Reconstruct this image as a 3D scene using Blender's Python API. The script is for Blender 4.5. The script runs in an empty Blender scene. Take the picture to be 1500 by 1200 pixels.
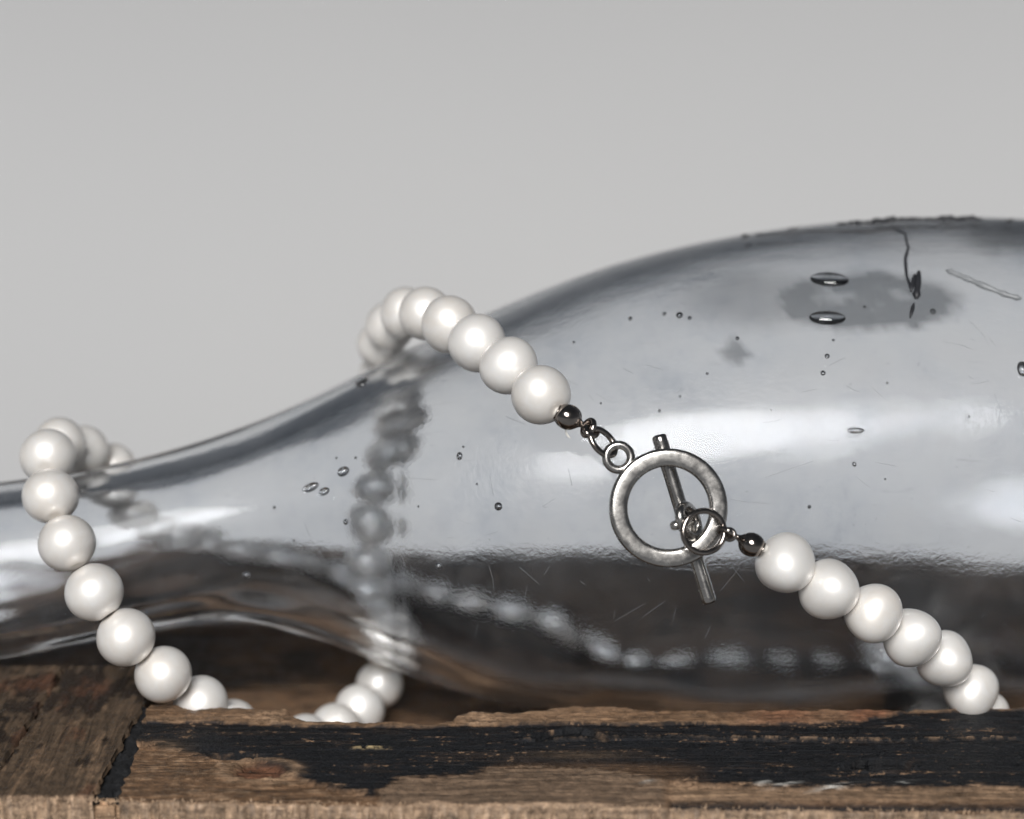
import bpy, bmesh, math, random
import numpy as np
from mathutils import Vector, Matrix

# ------------------------------------------------------------------ camera, world, light, exposure
U = 0.001                                   # everything below is laid out in millimetres
S = bpy.context.scene
PITCH = math.radians(17.5)
DIST = 320.0                                # lens to the plane in focus
MMPP = 140.0 / 1500.0                       # millimetres per photo pixel in that plane
K = MMPP / DIST
ZC = 44.6                                   # height of the point aimed at above the lath's top
RIGHT = np.array([1.0, 0, 0])
FWD = np.array([0, math.cos(PITCH), -math.sin(PITCH)])
UP = np.array([0, math.sin(PITCH), math.cos(PITCH)])
AIM = np.array([0, 0, ZC])
CAM = AIM - DIST * FWD

cam_d = bpy.data.cameras.new('camera')
cam = bpy.data.objects.new('camera', cam_d)
S.collection.objects.link(cam)
cam.location = Vector(CAM * U)
cam.rotation_euler = (math.pi / 2 - PITCH, 0, 0)
cam_d.sensor_width = 36
cam_d.lens = 36 / (1500 * K)
cam_d.clip_start = 0.01
cam_d.clip_end = 50
cam_d.dof.use_dof = True
cam_d.dof.focus_distance = (DIST + 1.0) * U
cam_d.dof.aperture_fstop = 10.5
S.camera = cam

w = bpy.data.worlds.new('World')
S.world = w
w.use_nodes = True
nt = w.node_tree
bg = nt.nodes['Background']
tc = nt.nodes.new('ShaderNodeTexCoord')
sp = nt.nodes.new('ShaderNodeSeparateXYZ')
rp = nt.nodes.new('ShaderNodeValToRGB')
nt.links.new(tc.outputs['Generated'], sp.inputs[0])
nt.links.new(sp.outputs['Z'], rp.inputs[0])
nt.links.new(rp.outputs[0], bg.inputs[0])
cr = rp.color_ramp                          # dim surroundings, a little paler towards the horizon
cr.elements[0].position = 0.0
cr.elements[0].color = (0.25, 0.256, 0.264, 1)
cr.elements[1].position = 0.7
cr.elements[1].color = (0.045, 0.05, 0.058, 1)
e = cr.elements.new(0.12); e.color = (0.095, 0.102, 0.113, 1)
bg.inputs[1].default_value = 1.0

SUN_EL, SUN_AZ = math.radians(39), math.radians(-6)      # behind the camera, a touch to the left
sun_d = bpy.data.lights.new('sun', 'SUN')
sun_d.energy = 4.0
sun_d.angle = math.radians(27)           # broad source: soft glints on pearls and metal
sun_d.color = (1.0, 0.985, 0.965)
sun = bpy.data.objects.new('sun', sun_d)
S.collection.objects.link(sun)
sdir = Vector((math.sin(SUN_AZ) * math.cos(SUN_EL), -math.cos(SUN_AZ) * math.cos(SUN_EL), math.sin(SUN_EL)))
sun.rotation_euler = sdir.to_track_quat('Z', 'Y').to_euler()
sun.location = sdir * 2

S.view_settings.view_transform = 'Standard'
S.view_settings.look = 'None'
S.view_settings.exposure = 0.0
S.view_settings.gamma = 1.0
S.cycles.max_bounces = 16
S.cycles.glossy_bounces = 6
S.cycles.transmission_bounces = 12
S.cycles.use_denoising = True
S.cycles.sample_clamp_indirect = 60.0

# ------------------------------------------------------------------ helpers
rng = np.random.default_rng(7)
random.seed(7)
COL = S.collection

def P(x, y, d):
    """photo pixel at depth d (mm behind the focus plane) -> world mm"""
    t = DIST + d
    return CAM + t * (FWD + (x - 750) * K * RIGHT - (y - 600) * K * UP)

def on_z(x, y, z=0.0):
    v = FWD + (x - 750) * K * RIGHT - (y - 600) * K * UP
    return CAM + v * ((z - CAM[2]) / v[2])

def project(p):
    q = np.asarray(p) - CAM
    t = q @ FWD
    return 750 + (q @ RIGHT) / t / K, 600 - (q @ UP) / t / K

def mesh_np(name, verts, faces, mat, parent=None, smooth=True, color=None):
    me = bpy.data.meshes.new(name)
    me.from_pydata([tuple(v) for v in (np.asarray(verts) * U)], [], [tuple(f) for f in faces])
    if smooth:
        me.polygons.foreach_set('use_smooth', [True] * len(me.polygons))
    if color is not None:
        a = me.color_attributes.new('tint', 'FLOAT_COLOR', 'POINT')
        c = np.ones((len(verts), 4), dtype=np.float32)
        c[:, :color.shape[1]] = color
        a.data.foreach_set('color', c.ravel())
    me.materials.append(mat)
    me.update()
    o = bpy.data.objects.new(name, me)
    COL.objects.link(o)
    if parent is not None:
        o.parent = parent
    return o

def grid_faces(nr, nc, wrap=False):
    r = np.arange(nr - 1)[:, None]
    c = np.arange(nc if wrap else nc - 1)[None, :]
    c2 = (c + 1) % nc
    f = np.stack([r * nc + c, r * nc + c2, (r + 1) * nc + c2, (r + 1) * nc + c], -1)
    return f.reshape(-1, 4).tolist()

def empty(name, label, cat):
    o = bpy.data.objects.new(name, None)
    COL.objects.link(o)
    o.empty_display_size = 0.01
    o['label'] = label
    o['category'] = cat
    return o

def vnoise(x, y, seed=0):
    """smooth value noise on arrays, about -1..1"""
    r = np.random.default_rng(seed).uniform(-1, 1, (256, 256))
    xi = np.floor(x).astype(int); yi = np.floor(y).astype(int)
    fx = x - xi; fy = y - yi
    fx = fx * fx * (3 - 2 * fx); fy = fy * fy * (3 - 2 * fy)
    g = lambda a, b: r[(a) % 256, (b) % 256]
    return (g(xi, yi) * (1 - fx) + g(xi + 1, yi) * fx) * (1 - fy) + (g(xi, yi + 1) * (1 - fx) + g(xi + 1, yi + 1) * fx) * fy

def fbm(x, y, seed=0, octv=4):
    s = 0; a = 0.5
    for i in range(octv):
        s = s + a * vnoise(x * 2 ** i, y * 2 ** i, seed + i)
        a *= 0.55
    return s

def sstep(a, b, x):
    t = np.clip((x - a) / (b - a), 0, 1)
    return t * t * (3 - 2 * t)

def tube(path, rad, n=12, closed=False, caps=True):
    """verts, faces of a tube along path (mm); rad scalar or list"""
    path = np.asarray(path, float)
    m = len(path)
    rad = np.broadcast_to(np.asarray(rad, float), (m,))
    V = []
    if closed:
        T = np.roll(path, -1, 0) - np.roll(path, 1, 0)
    else:
        T = np.gradient(path, axis=0)
    T = T / np.linalg.norm(T, axis=1)[:, None]
    ref = np.array([0.13, -0.9, 0.4])
    if closed:
        c = path.mean(0)
        nrm = np.cross(path[0] - c, path[m // 4] - c)
        ref = nrm / np.linalg.norm(nrm)
    for p, t, r in zip(path, T, rad):
        a = ref - t * (ref @ t)
        if not closed:
            ref = a / np.linalg.norm(a)
        a = a / np.linalg.norm(a)
        b = np.cross(t, a)
        for k in range(n):
            th = 2 * math.pi * k / n
            V.append(p + r * (math.cos(th) * a + math.sin(th) * b))
    F = []
    for i in range(m if closed else m - 1):
        j = (i + 1) % m
        for k in range(n):
            l = (k + 1) % n
            F.append((i * n + k, i * n + l, j * n + l, j * n + k))
    if caps and not closed:
        F.append(tuple(range(n - 1, -1, -1)))
        F.append(tuple((m - 1) * n + k for k in range(n)))
    return V, F

def join(parts):
    V, F = [], []
    for v, f in parts:
        o = len(V)
        V += list(v)
        F += [tuple(i + o for i in q) for q in f]
    return V, F

def loop(center, ax, ay, a, b, r, m=40, n=12):
    th = np.linspace(0, 2 * math.pi, m, endpoint=False)
    ax = np.asarray(ax) / np.linalg.norm(ax); ay = np.asarray(ay) / np.linalg.norm(ay)
    return tube([center + a * math.cos(t) * ax + b * math.sin(t) * ay for t in th], r, n, closed=True)

def ball(center, ax, r, stretch=1.0, m=24, n=14, prof=None):
    """lathe about direction ax"""
    ax = np.asarray(ax) / np.linalg.norm(ax)
    h = np.array([0.3, 0.2, 0.9]); u = np.cross(ax, h); u /= np.linalg.norm(u); v = np.cross(ax, u)
    if prof is None:
        prof = [(-math.cos(t) * r * stretch, math.sin(t) * r) for t in np.linspace(0.02, math.pi - 0.02, n)]
    V = []
    for (s, q) in prof:
        for k in range(m):
            th = 2 * math.pi * k / m
            V.append(center + s * ax + q * (math.cos(th) * u + math.sin(th) * v))
    F = grid_faces(len(prof), m, wrap=True)
    F = [tuple(f[::-1]) for f in F]
    F.append(tuple(range(m)))
    F.append(tuple((len(prof) - 1) * m + k for k in range(m - 1, -1, -1)))
    return V, F

# ------------------------------------------------------------------ materials
def new_mat(name):
    m = bpy.data.materials.new(name)
    m.use_nodes = True
    return m, m.node_tree, m.node_tree.nodes['Principled BSDF']

class NB:
    """tiny node builder"""
    def __init__(s, t): s.t = t
    def n(s, kind, **kw):
        x = s.t.nodes.new(kind)
        for k, v in kw.items():
            if k in x.inputs.keys():
                x.inputs[k].default_value = v
            else:
                setattr(x, k, v)
        return x
    def l(s, a, b): s.t.links.new(a, b)
    def noise(s, vec, scale, detail=3, rough=0.55, dist=0.0):
        x = s.n('ShaderNodeTexNoise', Scale=scale, Detail=detail, Roughness=rough, Distortion=dist)
        s.l(vec, x.inputs['Vector'])
        return x.outputs['Fac']
    def ramp(s, fac, stops):
        x = s.n('ShaderNodeValToRGB')
        r = x.color_ramp
        while len(r.elements) > len(stops): r.elements.remove(r.elements[-1])
        while len(r.elements) < len(stops): r.elements.new(0.5)
        for el, (p, c) in zip(r.elements, stops):
            el.position = p
            el.color = (c, c, c, 1) if isinstance(c, (int, float)) else (*c, 1)
        s.l(fac, x.inputs[0])
        return x.outputs[0]
    def mapping(s, vec, scale=(1, 1, 1), rot=(0, 0, 0)):
        x = s.n('ShaderNodeMapping')
        x.inputs['Scale'].default_value = scale
        x.inputs['Rotation'].default_value = rot
        s.l(vec, x.inputs['Vector'])
        return x.outputs[0]
    def mix(s, fac, a, b, mode='MIX'):
        x = s.n('ShaderNodeMix', data_type='RGBA', blend_type=mode)
        for sock, val in ((x.inputs[0], fac), (x.inputs[6], a), (x.inputs[7], b)):
            if hasattr(val, 'is_linked'): s.l(val, sock)
            else: sock.default_value = val if isinstance(val, (int, float)) else (*val, 1)
        return x.outputs[2]
    def math(s, op, a, b=0.0):
        x = s.n('ShaderNodeMath', operation=op)
        for i, val in enumerate((a, b)):
            if hasattr(val, 'is_linked'): s.l(val, x.inputs[i])
            else: x.inputs[i].default_value = val
        return x.outputs[0]
    def bump(s, h, dist, strength=1.0, normal=None):
        x = s.n('ShaderNodeBump', Strength=strength, Distance=dist)
        s.l(h, x.inputs['Height'])
        if normal is not None: s.l(normal, x.inputs['Normal'])
        return x.outputs[0]

def mat_backdrop():
    m, t, b = new_mat('grey_paper')
    B = NB(t)
    co = B.n('ShaderNodeTexCoord').outputs['Object']
    f = B.noise(co, 4, 3)
    B.l(B.mix(f, (0.382, 0.384, 0.39), (0.405, 0.405, 0.406)), b.inputs['Base Color'])
    b.inputs['Roughness'].default_value = 0.9
    b.inputs['Specular IOR Level'].default_value = 0.1
    return m

def mat_bottle():
    """clear, slightly smoky hand-made glass with a dry film of dirt on it"""
    m, t, b = new_mat('clear_glass')
    B = NB(t)
    co = B.n('ShaderNodeTexCoord').outputs['Object']
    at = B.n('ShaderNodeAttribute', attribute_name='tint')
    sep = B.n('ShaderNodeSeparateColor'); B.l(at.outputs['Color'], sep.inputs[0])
    dark_patch, inner = sep.outputs[0], sep.outputs[1]
    outer = B.math('SUBTRACT', 1.0, inner)
    cloud = B.noise(co, 55, 6, 0.62, 0.4)
    fine = B.noise(co, 420, 5, 0.65)
    mott = B.math('ADD', B.math('MULTIPLY', cloud, 0.7), B.math('MULTIPLY', fine, 0.3))
    base = B.ramp(mott, [(0.36, (0.80, 0.835, 0.88)), (0.45, (0.92, 0.942, 0.97)), (0.52, (0.957, 0.973, 0.993)), (0.62, (0.975, 0.986, 1.0))])
    speck = B.ramp(B.noise(co, 1500, 2, 0.6), [(0.235, 0.0), (0.27, 1.0)])
    base = B.mix(B.math('MULTIPLY', B.math('SUBTRACT', 1.0, speck), 0.6), base, (0.35, 0.36, 0.37))
    sm = B.noise(B.mapping(co, (160, 700, 700), (0, 0, 0.3)), 1.0, 4, 0.6)
    smm = B.math('MULTIPLY', B.ramp(sm, [(0.62, 0.0), (0.72, 1.0)]), B.ramp(cloud, [(0.5, 0.0), (0.62, 1.0)]))
    base = B.mix(B.math('MULTIPLY', smm, 0.35), base, (0.5, 0.5, 0.52))
    base = B.mix(B.math('MULTIPLY', dark_patch, 0.95), base, (0.12, 0.13, 0.14))
    B.l(base, b.inputs['Base Color'])
    b.inputs['Transmission Weight'].default_value = 1.0
    b.inputs['IOR'].default_value = 1.48
    b.inputs['Specular IOR Level'].default_value = 0.35
    b.inputs['Specular Tint'].default_value = (0.22, 0.225, 0.235, 1)
    B.l(B.math('MULTIPLY', B.ramp(mott, [(0.36, 0.03), (0.6, 0.004)]), B.math('ADD', 0.35, B.math('MULTIPLY', outer, 0.65))), b.inputs['Roughness'])
    wav = B.noise(co, 60, 2, 0.4)
    rip = B.noise(B.mapping(co, (130, 420, 420)), 1.0, 3, 0.5)
    pit = B.ramp(B.noise(co, 1700, 4, 0.6), [(0.3, 0.0), (0.6, 1.0)])
    n1 = B.bump(wav, 0.0006, 0.16)
    n2 = B.bump(rip, 0.00012, 0.16, n1)
    n3 = B.bump(pit, 0.00003, 1.0, n2)
    n4 = B.bump(pit, 0.000022, 0.22, n2)
    B.l(n4, b.inputs['Normal'])
    B.l(B.math('MULTIPLY', outer, 0.3), b.inputs['Coat Weight'])
    b.inputs['Coat Roughness'].default_value = 0.2
    B.l(n3, b.inputs['Coat Normal'])
    # dry film of dust: thin diffuse veil on the outside
    dif = B.n('ShaderNodeBsdfDiffuse'); dif.inputs['Color'].default_value = (0.50, 0.51, 0.53, 1)
    mx = B.n('ShaderNodeMixShader')
    veil = B.math('MULTIPLY', B.ramp(mott, [(0.40, 0.0), (0.62, 0.06)]), outer)
    B.l(veil, mx.inputs[0]); B.l(b.outputs[0], mx.inputs[1]); B.l(dif.outputs[0], mx.inputs[2])
    B.l(mx.outputs[0], t.nodes['Material Output'].inputs['Surface'])
    return m

def mat_pearl():
    m, t, b = new_mat('pearl_nacre')
    B = NB(t)
    co = B.n('ShaderNodeTexCoord').outputs['Object']
    oi = B.n('ShaderNodeObjectInfo')
    add = B.n('ShaderNodeVectorMath', operation='ADD'); B.l(co, add.inputs[0]); B.l(B.mapping(oi.outputs['Location'], (1000, 1000, 1000)), add.inputs[1])
    f = B.noise(add.outputs[0], 1.1, 3, 0.6, 0.8)
    tone = B.mix(oi.outputs['Random'], (0.82, 0.77, 0.71), (0.86, 0.84, 0.81))
    base = B.mix(B.ramp(f, [(0.35, 0.0), (0.7, 1.0)]), tone, (0.885, 0.87, 0.85))
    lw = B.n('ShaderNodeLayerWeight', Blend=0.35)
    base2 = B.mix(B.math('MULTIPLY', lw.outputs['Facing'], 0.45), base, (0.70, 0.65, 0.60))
    B.l(base2, b.inputs['Base Color'])
    b.inputs['Metallic'].default_value = 0.34
    b.inputs['Roughness'].default_value = 0.45
    b.inputs['Specular IOR Level'].default_value = 0.6
    b.inputs['Coat Weight'].default_value = 0.7
    b.inputs['Coat Roughness'].default_value = 0.2
    b.inputs['Coat IOR'].default_value = 1.55
    b.inputs['Subsurface Weight'].default_value = 0.12
    b.inputs['Subsurface Radius'].default_value = (1.0, 0.85, 0.7)
    b.inputs['Subsurface Scale'].default_value = 0.0008
    bn = B.bump(B.noise(add.outputs[0], 2.6, 3, 0.5), 0.00004, 0.5)
    B.l(bn, b.inputs['Normal'])
    return m

def mat_metal(name, c0, c1, r0, r1, bumpd=0.00002):
    m, t, b = new_mat(name)
    B = NB(t)
    co = B.n('ShaderNodeTexCoord').outputs['Object']
    f = B.noise(co, 420, 5, 0.65)
    B.l(B.ramp(f, [(0.34, c0), (0.6, c1)]), b.inputs['Base Color'])
    b.inputs['Metallic'].default_value = 1.0
    B.l(B.ramp(B.noise(co, 900, 3), [(0.3, r1), (0.65, r0)]), b.inputs['Roughness'])
    B.l(B.bump(B.noise(co, 2600, 3), bumpd, 0.5), b.inputs['Normal'])
    return m

def mat_wood(name='weathered_wood', along='X'):
    m, t, b = new_mat(name)
    B = NB(t)
    co = B.n('ShaderNodeTexCoord').outputs['Object']
    at = B.n('ShaderNodeAttribute', attribute_name='tint').outputs['Color']
    sc = (60, 1100, 1100) if along == 'X' else (1100, 60, 1100)
    g = B.noise(B.mapping(co, sc), 1.0, 6, 0.65, 0.6)
    g2 = B.noise(co, 700, 5, 0.7)
    k = B.ramp(g, [(0.30, 0.38), (0.48, 0.92), (0.70, 1.42)])
    k2 = B.ramp(g2, [(0.32, 0.55), (0.65, 1.35)])
    col = B.mix(1.0, B.mix(1.0, at, k, 'MULTIPLY'), k2, 'MULTIPLY')
    B.l(col, b.inputs['Base Color'])
    B.l(B.ramp(g2, [(0.35, 0.36), (0.6, 0.75)]), b.inputs['Roughness'])
    b.inputs['Specular IOR Level'].default_value = 0.35
    n1 = B.bump(g, 0.0005, 1.0)
    n2 = B.bump(B.noise(co, 2200, 4, 0.7), 0.0003, 0.9, n1)
    B.l(n2, b.inputs['Normal'])
    return m

def mat_flat(name, c, rough=0.6, metal=0.0, scale=600, var=0.35):
    m, t, b = new_mat(name)
    B = NB(t)
    co = B.n('ShaderNodeTexCoord').outputs['Object']
    f = B.noise(co, scale, 4, 0.6)
    B.l(B.mix(f, tuple(v * (1 - var) for v in c), tuple(min(1, v * (1 + var)) for v in c)), b.inputs['Base Color'])
    b.inputs['Roughness'].default_value = rough
    b.inputs['Metallic'].default_value = metal
    B.l(B.bump(f, 0.0002, 0.6), b.inputs['Normal'])
    return m

M_BACK = mat_backdrop()
M_BOT = mat_bottle()
M_PEARL = mat_pearl()
M_ANTIQUE = mat_metal('antique_silver', (0.345, 0.33, 0.315), (0.455, 0.44, 0.42), 0.2, 0.3, 0.00001)
M_GUN = mat_metal('polished_gunmetal', (0.24, 0.215, 0.195), (0.34, 0.305, 0.28), 0.10, 0.2, 0.000008)
def mat_bubble():
    m, t, b = new_mat('bubble_glass')
    B = NB(t)
    co = B.n('ShaderNodeTexCoord').outputs['Object']
    B.l(B.mix(B.noise(co, 2.0, 2), (0.90, 0.91, 0.93), (0.97, 0.975, 0.98)), b.inputs['Base Color'])
    b.inputs['Transmission Weight'].default_value = 1.0
    b.inputs['IOR'].default_value = 1.5
    b.inputs['Roughness'].default_value = 0.0
    return m
M_BUB = mat_bubble()
M_SCR = mat_flat('scratch_white', (0.22, 0.23, 0.24), 0.4)
M_WOODX = mat_wood('weathered_lath', 'X')
M_WOODY = mat_wood('weathered_board', 'Y')
M_TAR = mat_flat('black_tar', (0.006, 0.0065, 0.008), 0.7)
M_RES = mat_flat('black_residue', (0.02, 0.021, 0.025), 0.5)
M_FIB = mat_flat('raw_fibre', (0.50, 0.35, 0.23), 0.8)
M_GLUE = mat_flat('clear_thread', (0.62, 0.60, 0.56), 0.25)

# ------------------------------------------------------------------ backdrop: one pale sheet, ground curving up behind
GZ = -140.0
prof = [(-90, GZ), (0, GZ), (120, GZ), (250, GZ)]
for a in np.linspace(0, math.radians(85.5), 26)[1:]:
    prof.append((250 + 205 * math.sin(a), GZ + 205 * (1 - math.cos(a))))
Vb, nc = [], 9
for (yy, zz) in prof:
    for xx in np.linspace(-2200, 2200, nc):
        Vb.append((xx, yy, zz))
bd = mesh_np('backdrop', Vb, grid_faces(len(prof), nc), M_BACK)
bd['kind'] = 'structure'
bd['label'] = 'plain pale grey paper sweep behind and under the crate'

# ------------------------------------------------------------------ bottle
SIL = np.array([  # photo x, upper outline, lower outline, axis depth
    (-330, 742, 1012, 22), (-200, 728, 998, 23.5), (-100, 718, 985, 25), (0, 706, 967, 26), (100, 693, 948, 27),
    (200, 673, 929, 29), (300, 645, 913, 30.5), (400, 609, 917, 32), (500, 562, 946, 33.5), (560, 530, 972, 34.5),
    (600, 509, 990, 35), (700, 463, 1022, 36.5), (800, 421, 1040, 38), (900, 386, 1048, 39.5), (1000, 360, 1051, 41),
    (1100, 341, 1052, 42), (1200, 328, 1051, 43), (1300, 321, 1051, 43.5), (1400, 318, 1051, 44), (1500, 321, 1050, 44),
    (1650, 335, 1040, 44), (1780, 372, 1010, 44), (1860, 425, 955, 44), (1920, 500, 880, 44), (1950, 600, 780, 44)], float)
xs = np.arange(-330, 1951, 3.0)
def smooth(v, s=12):
    k = np.exp(-0.5 * (np.arange(-3 * s, 3 * s + 1) / s) ** 2); k /= k.sum()
    pad = np.concatenate([2 * v[0] - v[1:3 * s + 1][::-1], v, 2 * v[-1] - v[-3 * s - 1:-1][::-1]])
    return np.convolve(pad, k, 'valid')
top = smooth(np.interp(xs, SIL[:, 0], SIL[:, 1]))
bot = smooth(np.interp(xs, SIL[:, 0], SIL[:, 2]))
dep = smooth(np.interp(xs, SIL[:, 0], SIL[:, 3]), 30)
CEN = np.array([P(x, (a + b) / 2, d) for x, a, b, d in zip(xs, top, bot, dep)])
RAD = (bot - top) / 2 * MMPP * (DIST + dep) / DIST
AX = CEN[:, 0]
def axis_at(X):
    return np.array([X, np.interp(X, AX, CEN[:, 1]), np.interp(X, AX, CEN[:, 2])]), np.interp(X, AX, RAD)
def outside(p):
    c, r = axis_at(p[0])
    return math.hypot(p[1] - c[1], p[2] - c[2]) - r
def surf(x, y):
    """first hit of the photo ray on the bottle: point and normal"""
    lo = -30.0
    d = lo
    while d < 60 and outside(P(x, y, d)) > 0: d += 0.25
    if d >= 60:
        ds = np.arange(0, 60, 0.25)
        d = ds[np.argmin([outside(P(x, y, q)) for q in ds])]
        p = P(x, y, d)
    else:
        a, b_ = d - 0.25, d
        for _ in range(20):
            mid = (a + b_) / 2
            if outside(P(x, y, mid)) > 0: a = mid
            else: b_ = mid
        p = P(x, y, b_)
    h = 0.05
    n = np.array([outside(p + h * q) - outside(p - h * q) for q in np.eye(3)])
    return p, n / np.linalg.norm(n)

bottle = empty('glass_bottle', 'clear glass bottle with long neck and tiny air bubbles, lying on the crate', 'bottle')
NT = 220
idx = np.arange(0, len(xs), 2)
th = np.linspace(0, 2 * math.pi, NT, endpoint=False)
Vt = (CEN[idx][:, None, :] + RAD[idx][:, None, None] * (np.cos(th)[None, :, None] * UP + np.sin(th)[None, :, None] * FWD)).reshape(-1, 3)
q = Vt - CAM
tt = q @ FWD
pxs = 750 + (q @ RIGHT) / tt / K
pys = 600 - (q @ UP) / tt / K
front = np.tile(np.sin(th) < 0.25, len(idx))
wob = 9 * vnoise(pxs / 22, pys / 14, 5) + 5 * vnoise(pxs / 8, pys / 6, 6)
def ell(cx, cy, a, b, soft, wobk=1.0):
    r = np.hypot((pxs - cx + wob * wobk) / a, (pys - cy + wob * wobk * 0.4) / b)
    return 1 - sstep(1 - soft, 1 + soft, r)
st = ell(1262, 442, 132, 40, 0.3) * (0.8 + 0.5 * fbm(pxs / 30, pys / 14, 97)) * (0.62 + 0.38 * sstep(0.35, 0.85, np.hypot((pxs - 1265) / 132, (pys - 437) / 40)))  # dark oval patch in the glass colour, uneven inside
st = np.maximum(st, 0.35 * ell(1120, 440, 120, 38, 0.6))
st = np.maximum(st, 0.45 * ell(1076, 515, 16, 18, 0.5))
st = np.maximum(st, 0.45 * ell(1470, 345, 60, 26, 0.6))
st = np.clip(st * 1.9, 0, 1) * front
WALL = np.interp(xs, [-330, 100, 350, 600, 900, 1500, 1950], [3.4, 3.4, 4.6, 5.2, 3.4, 2.3, 3.5])
idn = idx[:-9]
tw = WALL[idn][:, None] + 0.45 * vnoise(np.repeat(xs[idn][:, None] / 130, NT, 1), np.repeat(th[None, :] * 2.6, len(idn), 0), 91) * np.abs(np.sin(th / 2))[None, :]
Vi = (CEN[idn][:, None, :] + (RAD[idn][:, None] - tw)[..., None] * (np.cos(th)[None, :, None] * UP + np.sin(th)[None, :, None] * FWD)).reshape(-1, 3)
no = len(Vt)
F = grid_faces(len(idx), NT, wrap=True)
F = [f[::-1] for f in F]
F.append(tuple((len(idx) - 1) * NT + k for k in range(NT)))
F += [tuple(i + no for i in f) for f in grid_faces(len(idn), NT, wrap=True)]
F.append(tuple(no + (len(idn) - 1) * NT + k for k in range(NT - 1, -1, -1)))
F += [(k, (k + 1) % NT, no + (k + 1) % NT, no + k) for k in range(NT)]
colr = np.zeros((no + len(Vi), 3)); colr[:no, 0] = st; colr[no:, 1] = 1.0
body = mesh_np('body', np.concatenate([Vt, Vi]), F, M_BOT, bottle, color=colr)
bm = bmesh.new(); bm.from_mesh(body.data); bmesh.ops.recalc_face_normals(bm, faces=bm.faces); bm.to_mesh(body.data); bm.free()
# rolled lip at the mouth, out of frame
c0, r0 = CEN[2], RAD[2]
V, F = loop(c0, UP, FWD, r0 + 0.6, r0 + 0.6, 2.0, 60, 14)
mesh_np('lip', V, F, M_BOT, bottle, color=np.zeros((len(V), 3)))

# bubbles: photo x, y, half width, half height, tilt (deg)
BUBS = [(530, 560, 11, 9, 20), (503, 691, 9.5, 6.5, 22), (455, 714, 13.5, 6, 20), (475, 720, 8.5, 5.5, 20), (672, 667, 4.6, 5.6, 0),
        (729, 742, 6, 6, 0), (641, 831, 5.5, 5.5, 0), (360, 845, 7, 5, 0), (505, 765, 3.6, 4, 0), (401, 743, 2.4, 2.2, 0),
        (520, 670, 2.2, 2, 0), (492, 670, 1.8, 1.6, 0), (678, 654, 1.8, 1.8, 0), (698, 709, 1.6, 1.6, 0), (995, 459, 5.2, 4.4, 0),
        (973, 458, 3, 2.6, 0), (1010, 464, 3, 2.6, 0), (923, 465, 3, 3, 0), (1080, 494, 3, 2.6, 0), (1212, 520, 3.8, 3.4, 0),
        (1206, 545, 3.8, 3.6, 0), (1221, 497, 2.2, 1.8, 0), (1254, 630, 12.5, 4.4, 0), (1252, 680, 3, 3.6, 30), (1186, 743, 2.6, 2.6, 0),
        (966, 601, 2, 2.4, 0), (1036, 546, 2.2, 2, 0), (996, 580, 1.8, 1.6, 0), (1499, 538, 8, 11, 0), (1215, 410, 29, 10, -14),
        (1212, 466, 27, 10, -4), (1367, 454, 4.5, 4, 0), (1267, 448, 2.4, 1.8, 0), (430, 792, 1.8, 1.6, 0), (612, 742, 1.6, 1.6, 0),
        (880, 590, 1.6, 1.6, 0), (840, 500, 2, 1.8, 0), (1130, 600, 1.6, 1.6, 0), (1420, 610, 2, 1.8, 0), (1300, 560, 1.7, 1.6, 0),
        (286, 907, 3, 2.4, 0), (1297, 702, 1.5, 1.4, 0), (760, 560, 1.6, 1.5, 0), (620, 620, 1.6, 1.4, 0)]
def dome_mesh():
    V, n, m = [], 14, 24
    for i in range(1, n):
        a = math.pi * i / n
        for k in range(m):
            t = 2 * math.pi * k / m
            V.append((math.sin(a) * math.cos(t), math.sin(a) * math.sin(t), math.cos(a)))
    V += [(0, 0, 1), (0, 0, -1)]
    F = grid_faces(n - 1, m, wrap=True)
    N = (n - 1) * m
    F += [(k, N, (k + 1) % m) for k in range(m)] + [((n - 2) * m + k, (n - 2) * m + (k + 1) % m, N + 1) for k in range(m)]
    return V, F
V, F = dome_mesh()
me_b = bpy.data.meshes.new('bubble')
me_b.from_pydata(V, [], F)
bm = bmesh.new(); bm.from_mesh(me_b); bmesh.ops.recalc_face_normals(bm, faces=bm.faces); bmesh.ops.reverse_faces(bm, faces=bm.faces); bm.to_mesh(me_b); bm.free()   # air inside glass
me_b.polygons.foreach_set('use_smooth', [True] * len(me_b.polygons))
me_b.materials.append(M_BUB)
me_d = me_b.copy(); me_d.name = 'droplet'
bm = bmesh.new(); bm.from_mesh(me_d); bmesh.ops.reverse_faces(bm, faces=bm.faces); bm.to_mesh(me_d); bm.free()
for (x, y, a, b, tilt) in BUBS:
    p, n = surf(x, y)
    wet = a > 8 and x != 1254
    o = bpy.data.objects.new('droplet' if wet else 'bubble', me_d if wet else me_b)
    COL.objects.link(o)
    o.parent = bottle
    u = RIGHT * math.cos(math.radians(tilt)) + UP * math.sin(math.radians(tilt))
    u = u - n * (u @ n); u /= np.linalg.norm(u)
    v = np.cross(n, u)
    cosf = max(0.3, abs(n @ FWD))
    s = MMPP * 1.03
    sx, sy = a * s, b * s / cosf if abs(tilt) < 45 else b * s
    sy = min(sy, b * s * 2.0)
    hz = min(min(sx, sy) * 0.9, 0.75)
    p = p - n * (hz + 0.22) if not wet else p
    Mx = Matrix(((u[0] * sx, v[0] * sy, n[0] * hz, p[0]), (u[1] * sx, v[1] * sy, n[1] * hz, p[1]), (u[2] * sx, v[2] * sy, n[2] * hz, p[2]), (0, 0, 0, 1 / U)))
    o.matrix_world = Matrix([[Mx[i][j] * U for j in range(4)] for i in range(4)])

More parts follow.
